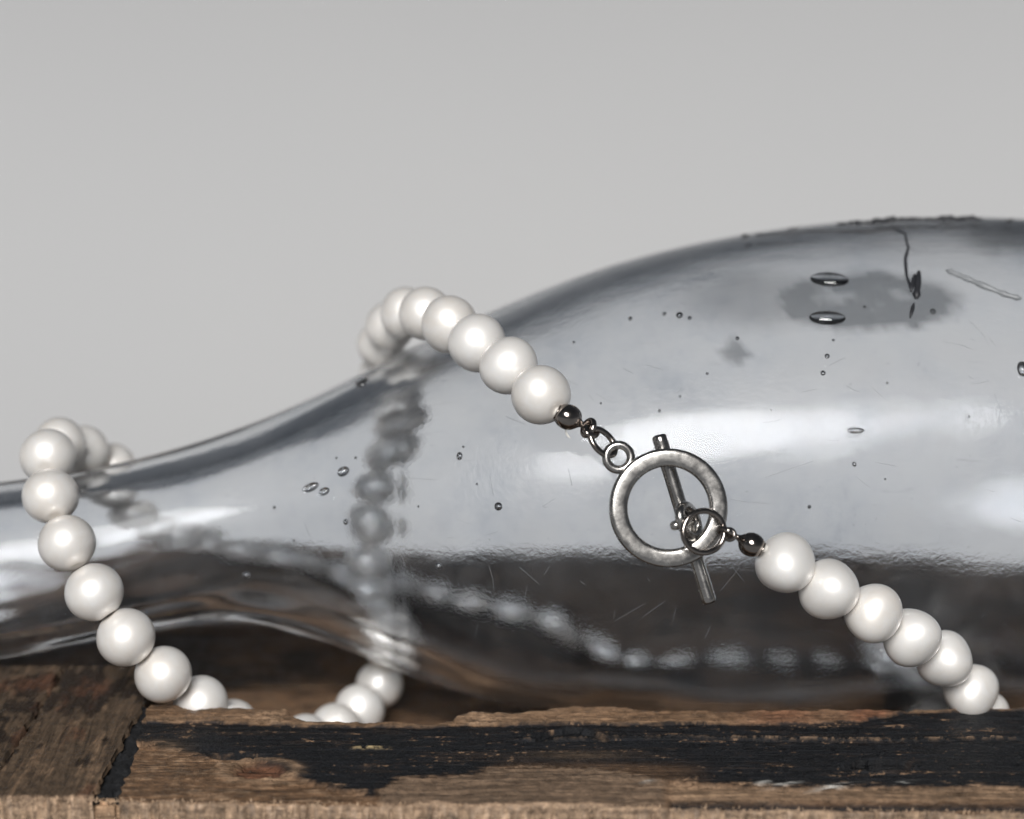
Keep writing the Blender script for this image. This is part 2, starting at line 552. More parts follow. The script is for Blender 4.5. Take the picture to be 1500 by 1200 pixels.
def surf_line(pts, rad, lift=0.0, step=6):
    out = []
    for (a, b) in zip(pts[:-1], pts[1:]):
        L = max(2, int(math.hypot(b[0] - a[0], b[1] - a[1]) / step))
        for k in range(L):
            f = k / L
            out.append((a[0] + (b[0] - a[0]) * f, a[1] + (b[1] - a[1]) * f))
    out.append(pts[-1])
    path = []
    for (x, y) in out:
        p, n = surf(x, y)
        path.append(p + n * lift)
    r = np.full(len(path), rad) * (0.75 + 0.5 * rng.random(len(path)))
    r[0] *= 0.4; r[-1] *= 0.4
    return tube(path, r, 8)
V, F = surf_line([(1105, 345), (1180, 340), (1260, 338), (1312, 337), (1326, 343), (1329, 360), (1331, 362), (1326, 380), (1328, 404), (1336, 428)], 0.22)
mesh_np('mould_seam', V, F, M_RES, bottle)
V, F = join([surf_line([(1346, 398), (1344, 420), (1342, 438)], 0.55), surf_line([(1340, 402), (1334, 428)], 0.3),
             surf_line([(1339, 444), (1333, 466)], 0.32)])
mesh_np('crack', V, F, M_RES, bottle)
V, F = surf_line([(1386, 396), (1410, 406), (1445, 421), (1476, 433), (1496, 438)], 0.42)
mesh_np('glass_ridge', V, F, M_SCR, bottle)
# black crust along the top of the shoulder
parts = []
for k in range(46):
    x = 1225 + 215 * rng.random() if k > 8 else 1090 + 400 * rng.random()
    y = np.interp(x, xs, top) + 1 + 4 * rng.random()
    p, n = surf(x, y)
    parts.append(ball(p, RIGHT + 0.2 * rng.normal(size=3), 0.22 + 0.35 * rng.random() ** 2, 1.5 + 2.5 * rng.random(), 8, 6))
V, F = join(parts)
o = mesh_np('residue', V, F, M_RES, bottle); o['kind'] = 'stuff'
# hairline scratches
parts = []
SCR = [[(716, 828), (722, 848), (724, 868)], [(772, 858), (768, 880)], [(760, 830), (790, 856)], [(1068, 731), (1090, 735), (1130, 738)],
       [(1120, 700), (1160, 686), (1196, 674)], [(1055, 866), (1075, 842), (1085, 828)], [(940, 905), (975, 880)], [(900, 910), (945, 884)],
       [(1420, 470), (1440, 490), (1448, 505)], [(1380, 500), (1410, 506), (1424, 512)], [(590, 700), (640, 703)], [(740, 610), (770, 622)]]
for s_ in SCR: parts.append(surf_line(s_, 0.022, 0.005))
for k in range(70):
    x = rng.uniform(380, 1490); y = rng.uniform(480, 960)
    if not (np.interp(x, xs, top) + 60 < y < np.interp(x, xs, bot) - 60): continue
    a = rng.normal(0, 0.5) + (1.2 if rng.random() < 0.3 else 0); L = rng.uniform(6, 34)
    parts.append(surf_line([(x, y), (x + L * math.cos(a) * .5, y + L * math.sin(a) * .5 + rng.normal(0, 1)), (x + L * math.cos(a), y + L * math.sin(a))], rng.uniform(0.014, 0.03), 0.005))
V, F = join(parts)
o = mesh_np('scratches', V, F, M_SCR, bottle); o['kind'] = 'stuff'

# ------------------------------------------------------------------ necklace
neck = empty('pearl_necklace', 'white pearl necklace with silver toggle clasp looped over the clear glass bottle', 'necklace')
def pearl_mesh(seed):
    V, n, m = [], 30, 48
    r = np.random.default_rng(seed)
    a = r.normal(0, 0.022, 6)
    for i in range(n + 1):
        ph = math.pi * i / n
        for k in range(m):
            t = 2 * math.pi * k / m
            x, y, z = math.sin(ph) * math.cos(t), math.sin(ph) * math.sin(t), math.cos(ph)
            s = 1 + a[0] * x * y + a[1] * y * z + a[2] * x * x + a[3] * math.cos(3 * t) * math.sin(ph) ** 3 + a[4] * z ** 3
            s -= 0.10 * math.exp(-((1 - abs(z)) / 0.03) ** 2) * 0.6
            V.append((x * s, y * s, z * s))
    F = grid_faces(n + 1, m, wrap=True)
    F = [f[::-1] for f in F]
    me = bpy.data.meshes.new('pearl')
    me.from_pydata(V, [], F)
    bm = bmesh.new(); bm.from_mesh(me); bmesh.ops.remove_doubles(bm, verts=bm.verts, dist=1e-5); bmesh.ops.recalc_face_normals(bm, faces=bm.faces)
    bm.to_mesh(me); bm.free()
    me.polygons.foreach_set('use_smooth', [True] * len(me.polygons))
    me.materials.append(M_PEARL)
    return me
PM = [pearl_mesh(s) for s in range(6)]
PEARLS = []
def strand(items):
    """items: (world centre, radius) in order along the string"""
    pts = [np.asarray(i[0]) for i in items]
    for k, (c, r) in enumerate(items):
        a = pts[max(0, k - 1)]; b = pts[min(len(pts) - 1, k + 1)]
        ax = Vector(b - a).normalized()
        o = bpy.data.objects.new('pearl', PM[(k * 5 + len(PEARLS)) % 6])
        COL.objects.link(o)
        o.parent = neck
        o.location = Vector(np.asarray(c) * U)
        o.rotation_mode = 'QUATERNION'
        o.rotation_quaternion = ax.to_track_quat('Z', 'Y') @ Matrix.Rotation(rng.uniform(0, 6.28), 4, 'Z').to_quaternion()
        o.scale = (r * U, r * U, r * U * 0.965)
        PEARLS.append(o)

def clear(p, r, gap=0.0):
    """push a pearl out of the bottle if it sinks into it"""
    for _ in range(8):
        f = outside(p) - r - gap
        if f >= 0: break
        h = 0.05
        n = np.array([outside(p + h * q) - outside(p - h * q) for q in np.eye(3)]); n /= np.linalg.norm(n)
        p = p - n * f
    return p
def px_strand(lst, step=7.7, push=True):
    """lst: (x, y, diameter px, depth or None); None walks back by the bead spacing"""
    out, prev, pd = [], None, None
    for (x, y, dia, d) in lst:
        if d is None:
            d = pd
            while np.linalg.norm(P(x, y, d) - prev) < step and d < pd + 8: d += 0.1
        r = dia / 2 * MMPP * (DIST + d) / DIST
        p = P(x, y, d)
        out.append((p, r)); prev, pd = p, d
    return out
TOP = px_strand([(792, 578, 88, -1.0), (745, 536, 85, None), (699, 503, 86, None), (658, 475, 83, None), (624, 460, 79, None),
                 (594, 459, 75, None), (571, 478, 72, None), (559, 506, 70, None), (560, 548, 68, None)])
td = (TOP[-1][0] - CAM) @ FWD - DIST
LEFT = px_strand([(164, 684, 70, 40.0), (123, 660, 73, 33.5), (87, 650, 77, 26.0), (70, 669, 82, 18.5), (74, 727, 82.5, 12.5), (98, 796, 85, 9.5),
                  (138, 868, 87, 8.0), (184.5, 934, 87, 8.5), (239, 988, 84.5, 11.0), (294, 1030, 81, 16.0), (340, 1063, 78, 21.5), (394, 1083, 78, 23.5),
                  (448, 1085, 78, 26.0), (492, 1068, 77, 31.0), (527, 1039, 74, 37.0), (556, 1003, 69, 43.0)])
RIGHTS = px_strand([(1149.5, 825.5, 90, -4.0), (1214, 863, 90, -2.0), (1278, 898, 87.5, 0.5), (1335, 933, 86.5, 4.5), (1384, 966, 83, 9.5), (1419, 999, 82, 15.5), (1436, 1036, 79, 20.5)])
RS = [(clear(p, r), r) for p, r in RIGHTS]
# behind the bottle, seen through it
FLOOR = -15.2
ZP = FLOOR + 3.9
def on_floor(x, y): return on_z(x, y, ZP)
def respace(path, step=7.65):
    """bead centres evenly spaced along a polyline, ends excluded"""
    path = np.array(path)
    # Catmull-Rom
    pp = np.vstack([2 * path[0] - path[1], path, 2 * path[-1] - path[-2]])
    dense = []
    for i in range(1, len(pp) - 2):
        for t in np.linspace(0, 1, 24, endpoint=False):
            a, b, c, d = pp[i - 1:i + 3]
            dense.append(0.5 * (2 * b + (c - a) * t + (2 * a - 5 * b + 4 * c - d) * t ** 2 + (3 * b - a - 3 * c + d) * t ** 3))
    dense.append(path[-1]); dense = np.array(dense)
    seg = np.concatenate([[0], np.cumsum(np.linalg.norm(np.diff(dense, axis=0), axis=1))])
    nb = max(1, int(round(seg[-1] / step)))
    return [np.array([np.interp(seg[-1] * k / nb, seg, dense[:, j]) for j in range(3)]) for k in range(1, nb)]
# from over the shoulder down the back and out under it
COLP = [TOP[-1][0], P(578, 592, td + 5), P(583, 645, td + 7), P(580, 700, td + 7), P(575, 760, td + 6), P(572, 820, td + 3), P(569, 880, td - 1), P(565, 940, td - 8), LEFT[-1][0]]
COLP = [clear(p, 3.9) if 0 < i < len(COLP) - 2 else p for i, p in enumerate(COLP)]
# from over the neck down to the floor, along behind the belly, then forward under the bottle between two floor boards
TRL = [LEFT[0][0], P(206, 735, 47), P(256, 782, 54), P(306, 812, 61), P(358, 838, 68), P(410, 858, 74)]
TRL += [on_floor(x, y) for x, y in ((470, 876), (560, 893), (640, 912), (740, 932), (830, 945), (930, 953), (1030, 958), (1130, 957), (1210, 955), (1270, 953))]
GAPX0, GAPX1 = 57.0, 71.0
TRL += [np.array([62.0, 60.0, ZP - 1.5]), np.array([64.0, 52.0, -19.6]), np.array([64.5, 40.0, -19.8]), np.array([65.0, 28.0, -19.6]), np.array([66.0, 18.0, -16.0]), RS[-1][0]]
for i in range(1, 17): TRL[i] = clear(TRL[i], 3.9)
strand(LEFT)
strand(TOP)
strand([(p, 3.85) for p in respace(COLP)])
strand([(p, 3.85) for p in respace(TRL)])
strand(RS)

# ---- toggle clasp
def pc(x, y, d): return P(x, y, d)
s_ = MMPP
RD = -4.2
rc = pc(979, 744, RD)
ty, tx = math.radians(5), math.radians(4)
nrm = -FWD + math.tan(ty) * RIGHT * 0.8 + math.tan(tx) * UP * 0.6; nrm /= np.linalg.norm(nrm)
ru = UP - nrm * (UP @ nrm); ru /= np.linalg.norm(ru); rr_ = np.cross(ru, nrm)
Ro, Ri, Th = 87.5 * s_ * 0.985, 60.5 * s_ * 0.985, 1.9
# profile: flat satin face with rounded shoulders
prf = []
mid_r, hw = (Ro + Ri) / 2, (Ro - Ri) / 2
for a in np.linspace(0, 2 * math.pi, 40, endpoint=False):
    ca, sa = math.cos(a), math.sin(a)
    pw = 0.5
    prf.append((mid_r + hw * math.copysign(abs(ca) ** pw, ca), Th / 2 * math.copysign(abs(sa) ** pw, sa)))
V = []
NR = 120
for k in range(NR):
    t = 2 * math.pi * k / NR
    dr = math.cos(t) * rr_ + math.sin(t) * ru
    for (r, h) in prf:
        V.append(rc + dr * r + nrm * h)
F = []
npf = len(prf)
for k in range(NR):
    for j in range(npf):
        F.append((k * npf + j, ((k + 1) % NR) * npf + j, ((k + 1) % NR) * npf + (j + 1) % npf, k * npf + (j + 1) % npf))
ring = mesh_np('toggle_ring', V, F, M_ANTIQUE, neck)
V, F = loop(pc(906, 670, RD), rr_, ru, 18 * s_, 18 * s_, 6.3 * s_, 40, 14)
mesh_np('ring_loop', V, F, M_ANTIQUE, ring)
# bar behind the ring
b0, b1 = pc(964.5, 637, -1.3), pc(1040, 884, -1.3)
L = np.linalg.norm(b1 - b0); ax = (b1 - b0) / L
R_ = 11.0 * s_
pr = [(0, R_ * 0.55), (0.12, R_ * 0.86), (0.4, R_ * 1.0), (1.0, R_), (L * 0.3, R_ * 0.97), (L * 0.5, R_ * 0.99), (L * 0.8, R_ * 0.96), (L - 0.9, R_), (L - 0.35, R_ * 1.02), (L - 0.1, R_ * 0.9), (L, R_ * 0.6)]
V, F = ball(b0, ax, 0, prof=pr, m=28)
bar = mesh_np('toggle_bar', V, F, M_ANTIQUE, neck)
V1 = loop(pc(1009, 764, -4.6), 0.80 * UP - 0.25 * RIGHT - 0.2 * FWD, 0.42 * RIGHT + 0.85 * FWD, 25 * s_, 30 * s_, 7.0 * s_, 40, 14)
V, F = V1
mesh_np('bar_loop', V, F, M_ANTIQUE, bar)
V, F = tube([pc(982, 772, -6.6), pc(985, 771, -6.6), pc(990, 769.5, -6.6), pc(1000, 767, -6.4), pc(1012, 763, -5.6)], [3.2 * s_, 6.4 * s_, 7.2 * s_, 7.0 * s_, 6.4 * s_], 14)
mesh_np('bar_stub', V, F, M_ANTIQUE, bar)
# jump ring between bar loop and bead tip
jn = RIGHT * 0.97 + 0.25 * FWD; ju = UP * 0.98 + 0.1 * FWD
V, F = loop(pc(1031, 779, -7.2), jn, ju, 31 * s_, 30 * s_, 4.5 * s_, 56, 14)
mesh_np('jump_ring', V, F, M_GUN, neck)

def bead_tip(cx, cy, d, ang, r, tail):
    """clamshell bead tip: cup towards the pearl, neck and curl towards the clasp; ang = direction to clasp, degrees in photo (y down)"""
    dx = RIGHT * math.cos(math.radians(ang)) - UP * math.sin(math.radians(ang))
    c = pc(cx, cy, d)
    pr = [(-1.02, 0.50), (-0.98, 0.62), (-0.80, 0.80), (-0.5, 0.94), (-0.15, 1.0), (0.25, 0.96), (0.6, 0.78), (0.85, 0.52), (1.05, 0.30), (1.3, 0.22), (1.55, 0.2)]
    V, F = ball(c, dx, 0, prof=[(a * r, b * r) for a, b in pr], m=28)
    o = mesh_np('bead_tip', V, F, M_GUN, neck)
    # seam lip of the clamshell
    side = np.cross(dx, FWD); side /= np.linalg.norm(side)
    V, F = tube([c + dx * r * math.cos(t) * 1.0 + side * r * math.sin(t) * 1.0 for t in np.linspace(0.35, 2.4, 18)], 0.09, 8)
    mesh_np('seam', V, F, M_GUN, o)
    V, F = loop(c - dx * r * 1.0, side, FWD, r * 0.55, r * 0.55, 0.16, 24, 8)
    mesh_np('cup_rim', V, F, M_GUN, o)
    return c, dx, o
c, dx, o = bead_tip(833, 612, -3.2, 27, 18.5 * s_, 0)
V, F = join([loop(pc(862, 627, -3.4), dx * 0.6 - 0.8 * FWD, np.cross(dx, FWD), 9.5 * s_, 11 * s_, 5.0 * s_, 32, 12),
             loop(pc(866, 632, -3.7), dx * 0.9 + 0.3 * FWD, np.cross(dx, FWD) * 0.6 + 0.8 * FWD, 9 * s_, 10 * s_, 4.6 * s_, 32, 12)])
mesh_np('curl', V, F, M_GUN, o)
ld = RIGHT * math.cos(math.radians(48)) - UP * math.sin(math.radians(48))
V, F = loop(pc(883, 648, -4.0), ld, np.cross(ld, FWD) * 0.9 + 0.45 * FWD, 23 * s_, 14 * s_, 4.6 * s_, 48, 14)
mesh_np('oval_link', V, F, M_GUN, neck)
V, F = join([ball(pc(818, 604, -3.0), RIGHT - 0.5 * UP, 0.9, 0.8, 14, 8), tube([pc(828, 630, -2.9), pc(831, 636, -3.0), pc(835, 642, -3.1), pc(832, 640, -2.9), pc(828, 634, -2.8)], 0.07, 6)])
mesh_np('thread_end', V, F, M_GLUE, neck)
c, dx, o = bead_tip(1100, 797, -5.4, 27 + 180, 17.5 * s_, 0)
V, F = join([loop(pc(1062, 779, -6.9), dx * 0.9 + 0.45 * FWD, np.cross(dx, FWD) * 0.3 + 0.95 * FWD, 10.5 * s_, 12 * s_, 4.2 * s_, 32, 12),
             loop(pc(1068, 783, -6.3), dx * 0.8 + 0.3 * FWD, np.cross(dx, FWD), 8 * s_, 7 * s_, 3.8 * s_, 32, 12)])
mesh_np('curl', V, F, M_GUN, o)
V, F = ball(pc(1119, 803, -5.3), RIGHT, 0.6, 0.9, 14, 8)
mesh_np('thread_end', V, F, M_GLUE, neck)

# ------------------------------------------------------------------ crate
crate = empty('wooden_crate', 'weathered wooden crate with black painted lath and splintered front edge', 'crate')
BROWN = np.array([0.148, 0.085, 0.046]); PALE = np.array([0.30, 0.195, 0.12]); BLACK = np.array([0.006, 0.0068, 0.009]); DARK = np.array([0.05, 0.031, 0.02])
RED = np.array([0.20, 0.085, 0.045]); GREYW = np.array([0.13, 0.088, 0.056])
yb = on_z(900, 1043)[1]           # back edge of the lath
def front_y(X):
    px = 750 + X / MMPP
    return on_z(750, np.interp(px, [-100, 130, 600, 900, 1600], [1166, 1170, 1177, 1181, 1191]))[1]
def back_px(px):
    """photo row of the lath's back edge, with the piece broken out of it"""
    e = np.interp(px, [0, 205, 410, 426, 445, 640, 662, 672, 690, 800, 830, 920, 932, 1100, 1500, 2200],
                  [1036, 1036, 1042, 1054, 1060, 1061, 1058, 1049, 1046, 1045, 1040, 1040, 1044, 1043, 1042, 1042])
    return e
def lath_mesh(name, X0, X1, parent):
    """the long lath in front: top sheet with relief, back and front faces in one shell"""
    nx = int((X1 - X0) / 0.13)
    X = np.linspace(X0, X1, nx)
    px0 = 750 + X / MMPP
    yB = np.array([on_z(750, v)[1] for v in back_px(px0 * 0.985 + 11)])
    yB = yB + 0.25 * vnoise(X / 1.3, X * 0 + 3, 21) + 0.5 * vnoise(X / 6, X * 0, 22)
    yF = np.array([front_y(v) for v in X]) + 0.35 * vnoise(X / 1.1, X * 0, 23) + 0.5 * vnoise(X / 5, X * 0, 24)
    nt_ = 215
    rows_back = [-14.5, -9, -5, -2.5, -1.0, -0.35]
    rows_front = [-0.25, -0.7, -1.2, -1.8, -2.5, -3.3, -4.2, -5.2, -6.5, -8, -10, -12, -14.5]
    Y = []; Z = []; kind = []
    for z in rows_back:
        Y.append(yB + 0.15 * vnoise(X / 1.5, X * 0 + z, 31)); Z.append(X * 0 + z); kind.append(0)
    for k in range(nt_):
        f = k / (nt_ - 1)
        Y.append(yB + (yF - yB) * f); Z.append(X * 0); kind.append(1)
    for z in rows_front:
        Y.append(yF - 0.25 + 0.45 * vnoise(X / 0.45, X * 0 + z * 1.1, 32) * min(1, -z) + 0.02 * z); Z.append(X * 0 + z); kind.append(2)
    Y = np.array(Y); Z = np.array(Z); XX = np.broadcast_to(X, Y.shape).copy()
    kd = np.array(kind)[:, None] * np.ones_like(XX)
    # where each point of the flat top lies in the photo, to lay out paint, knots and splits
    Q = np.stack([XX, Y, Z * 0], -1) - CAM
    t = Q @ FWD
    u = 750 + (Q @ RIGHT) / t / K; v = 600 - (Q @ UP) / t / K
    n1 = fbm(XX / 9, Y / 1.2, 40); n2 = fbm(XX / 2.2, Y / 0.5, 44); n3 = fbm(XX / 0.6, Y / 0.5, 48)
    jag = 6 * n1 + 9 * n2 + 5 * n3
    # paint: between an upper and a lower line
    up_line = np.interp(u, [200, 420, 430, 650, 662, 1180, 1260, 1330, 2200], [1059, 1062, 1066, 1066, 1063, 1062, 1058, 1044, 1030])
    lo_line = np.interp(u, [200, 240, 300, 330, 400, 440, 470, 520, 545, 560, 575, 640, 690, 720, 780, 860, 900, 960, 990, 1100, 2200],
                        [1090, 1096, 1107, 1104, 1122, 1140, 1149, 1160, 1166, 1158, 1143, 1138, 1133, 1126, 1123, 1125, 1129, 1140, 1148, 1151, 1153])
    paint = sstep(-1.2, 1.2, v - up_line + 0.25 * jag) * (1 - sstep(-5.0, 4.0, v - lo_line + 0.7 * jag))
    wear = sstep(0.22, 0.5, n1 + 0.6 * n2)
    z = 0.10 * n1 + 0.09 * n2 + 0.04 * n3
    # upper strip stands proud, lower part is splintered away
    upper = 1 - sstep(-0.5, 0.8, v - up_line + 0.1 * jag)
    lower = sstep(-1.5, 2.5, v - lo_line + 0.6 * jag)
    z = z + 0.38 * upper * (1 + 0.5 * n2) - lower * (0.45 + 0.35 * n1)
    col = BROWN * (1 + 0.5 * n1[..., None]) + (PALE - BROWN) * sstep(-0.1, 0.6, n2 + 0.4 * n3)[..., None] * 0.8
    col = np.where(upper[..., None] > 0.5, BROWN * 1.05 + (PALE - BROWN) * (0.35 + 0.5 * n1[..., None]), col)
    red = np.exp(-((u - 1275) / 35) ** 2) * upper + 0.6 * np.exp(-((u - 1150) / 60) ** 2) * upper
    col = col + (RED - col) * np.clip(red, 0, 0.8)[..., None]
    fleck = sstep(0.46, 0.60, 0.55 * n2 + 0.75 * n3 + 0.35 * n1)
    paint = paint * (1 - 0.75 * fleck)
    z = z - 0.08 * fleck
    bl = BLACK * (1 + 0.6 * n2[..., None]) + (DARK - BLACK) * (0.35 * wear + 0.10 * sstep(0, 0.5, n3))[..., None]
    col = col + (bl - col) * paint[..., None]
    # worn grey-brown at the left end and along the right-hand fade
    wl = paint * (1 - sstep(205, 300, u)) * sstep(1078, 1092, v)
    col = col + (GREYW * (0.7 + 0.5 * n2[..., None]) - col) * (wl * 0.75)[..., None]
    wm = paint * np.exp(-((v - 1106 - 3 * n1) / 6) ** 2) * np.exp(-((u - 850) / 70) ** 2)
    col = col + (GREYW - col) * (wm * 0.6)[..., None]
    fade = sstep(1112, 1126, v) * sstep(700, 760, u) * (1 - sstep(960, 1060, u)) * paint
    col = col + (BROWN * 0.75 - col) * (fade * 0.75)[..., None]
    # pale ragged strip and dark split near the front on the right
    st_ = sstep(975, 990, u)
    col = col + (PALE * (0.85 + 0.4 * n2[..., None]) - col) * (st_ * lower * (1 - sstep(1164, 1170, v + 0.5 * jag)))[..., None]
    cv = 1174 + (u - 1000) * 0.006
    split = np.exp(-((v - cv + 0.4 * jag) / 5.5) ** 2) * st_
    col = col + (BLACK * 1.5 - col) * np.clip(split * 1.2, 0, 0.92)[..., None]
    z = z - 1.0 * split
    # long raised splinter line along the middle of the paint, glints painted on it
    rl = 1081 + 2.0 * np.sin(u / 90) + (u - 900) * 0.001
    rid = np.exp(-((v - rl) / 1.3) ** 2) * sstep(735, 790, u) * (0.4 + 0.6 * sstep(-0.2, 0.3, n2 + n3))
    z = z + 0.35 * rid - 0.3 * np.exp(-((v - rl - 3.2) / 1.5) ** 2) * sstep(735, 790, u)
    col = col + (PALE * 0.9 - col) * (rid * np.where(u > 1050, 0.65, 0.25) * sstep(-0.15, 0.25, n3))[..., None]
    gl = np.exp(-((v - 1096) / 2.0) ** 2) * np.exp(-((u - 541) / 26) ** 4) * sstep(-0.1, 0.2, n3)  # gold glint painted into the colour along a small raised sliver
    z = z + 0.35 * gl; col = col + (np.array([0.42, 0.32, 0.17]) - col) * (0.8 * gl)[..., None]
    # hollow under a curved lip, and the open knot hole further right
    hx = (u - 838) / 52
    lipv = 1067 + 13 * hx ** 2 + 1.5 * n2
    hol = sstep(0, 1.2, v - lipv) * (1 - sstep(3.5, 15, v - lipv)) * (1 - sstep(1082, 1088, v)) * (1 - sstep(0.9, 1.05, np.abs(hx)))
    z = z - 0.7 * hol + 0.12 * np.exp(-((v - lipv + 1) / 1.5) ** 2) * (1 - sstep(0.85, 1.05, np.abs(hx)))
    col = col + (BLACK * 0.7 - col) * (0.8 * hol)[..., None]
    tip = np.exp(-(((u - 882) / 7) ** 2 + ((v - 1078 - 0.5 * (u - 882)) / 4) ** 2))
    col = col + (PALE - col) * (0.25 * tip)[..., None]; z = z + 0.05 * tip
    kh = np.hypot((u - 1290 + 0.8 * jag) / 52, (v - 1122 + 0.25 * jag) / 10)
    hole = 1 - sstep(0.85, 1.0, kh)
    z = z - 2.2 * hole + 0.3 * np.exp(-((kh - 1.12) / 0.12) ** 2) * (v > 1122)
    col = col + (BLACK * 0.5 - col) * (0.9 * hole)[..., None]
    # knot on the left: dark slit, red heart, pale torn rim
    sl = np.exp(-((v - 1105 - 2 * n1) / 3.0) ** 2) * np.exp(-((u - 352) / 44) ** 4)
    z = z - 1.3 * sl; col = col + (BLACK * 0.5 - col) * (0.95 * sl)[..., None]
    kr = np.hypot((u - 378 + jag) / 42, (v - 1126 + 0.4 * jag) / 11)
    heart = 1 - sstep(0.7, 1.05, kr)
    rim = np.exp(-((kr - 1.35) / 0.28) ** 2) * (v > 1112)
    col = col + (RED * (0.55 + 0.6 * n2[..., None]) - col) * (0.9 * heart)[..., None]
    col = col + (PALE - col) * (0.65 * rim)[..., None]
    z = z - 0.6 * heart + 0.35 * rim
    # bare chunk in the middle, its left edge steep
    ch = sstep(550, 560, u + 0.5 * jag) * lower * (1 - sstep(965, 985, u))
    col = col + (np.array([0.185, 0.128, 0.086]) * (1 + 0.35 * n1[..., None] + 0.25 * n2[..., None]) - col) * (0.8 * ch)[..., None]
    z = z + 0.35 * ch
    # torn ends of the upper strip show pale wood
    for (cx, ww) in ((395, 26), (702, 30)):
        tp = np.exp(-((u - cx) / ww) ** 2) * upper
        col = col + (PALE * 1.2 - col) * np.clip(0.9 * tp * (0.6 + n3), 0, 1)[..., None]; z = z + 0.25 * tp * n3
    # white scuffs just behind the pale strip
    for (cx, cy, a_) in ((1150, 1148, 22), (1222, 1151, 30), (1320, 1147, 14), (948, 1144, 9), (1120, 1146, 12)):
        sc_ = np.exp(-((u - cx) / a_) ** 2 - ((v - cy + 0.12 * (u - cx)) / 2.2) ** 2) * sstep(-0.25, 0.1, n2)
        col = col + (np.array([0.50, 0.49, 0.46]) - col) * (0.85 * sc_)[..., None]; z = z + 0.12 * sc_
    top_m = (kd == 1)
    edge = sstep(0, 0.02, np.clip((Y - yF) / (yB - yF), 0, 1)) * sstep(0, 0.015, np.clip((yB - Y) / (yB - yF), 0, 1))
    Z = np.where(top_m, z - 0.15 * (1 - edge), Z + (Z > -1.1) * 0)
    # front face: raw fuzzy saw cut; back face brown
    fr = (kd == 2)
    fcol = np.array([0.45, 0.31, 0.205]) * (0.8 + 0.5 * fbm(XX / 0.9, Z / 3.0, 60)[..., None]) + 0.10 * np.clip(fbm(XX / 0.35, Z / 1.5, 64), 0, 1)[..., None]
    col = np.where(fr[..., None], fcol, col)
    frontlip = sstep(0.975, 0.995, (yB - Y) / (yB - yF)) * top_m
    col = col + (np.array([0.44, 0.30, 0.20]) - col) * (0.8 * frontlip)[..., None]
    Z = Z + frontlip * 0.5 * np.abs(n3)
    col = np.where((kd == 0)[..., None], BROWN * 0.7, col)
    col = np.clip(col, 0.004, 0.8)
    V = np.stack([XX, Y, Z], -1).reshape(-1, 3)
    F = grid_faces(Y.shape[0], nx)
    F = [f[::-1] for f in F]
    return mesh_np(name, V, F, M_WOODX, parent, color=col.reshape(-1, 3))

gx_b, gx_f = on_z(208, 1038)[0], on_z(138, 1168)[0]          # the black joint between board and lath
LX0 = on_z(165, 1100)[0]
# lath, sheared at its left end to follow the slanting joint
lath = lath_mesh('lath', LX0, 118, crate)
me = lath.data
co = np.empty(len(me.vertices) * 3); me.vertices.foreach_get('co', co); co = co.reshape(-1, 3)
yb_, yf_ = on_z(208, 1038)[1], on_z(138, 1168)[1]
xe = np.interp(co[:, 1] / U, [yf_, yb_], [gx_f + 3.2, gx_b + 1.0]) + 0.35 * vnoise(co[:, 1] / U / 1.2, co[:, 1] * 0, 77)
wgt = np.clip(1 - (co[:, 0] / U - LX0) / 14.0, 0, 1)
co[:, 0] += (xe - LX0) * wgt * U
me.vertices.foreach_set('co', co.ravel()); me.update()

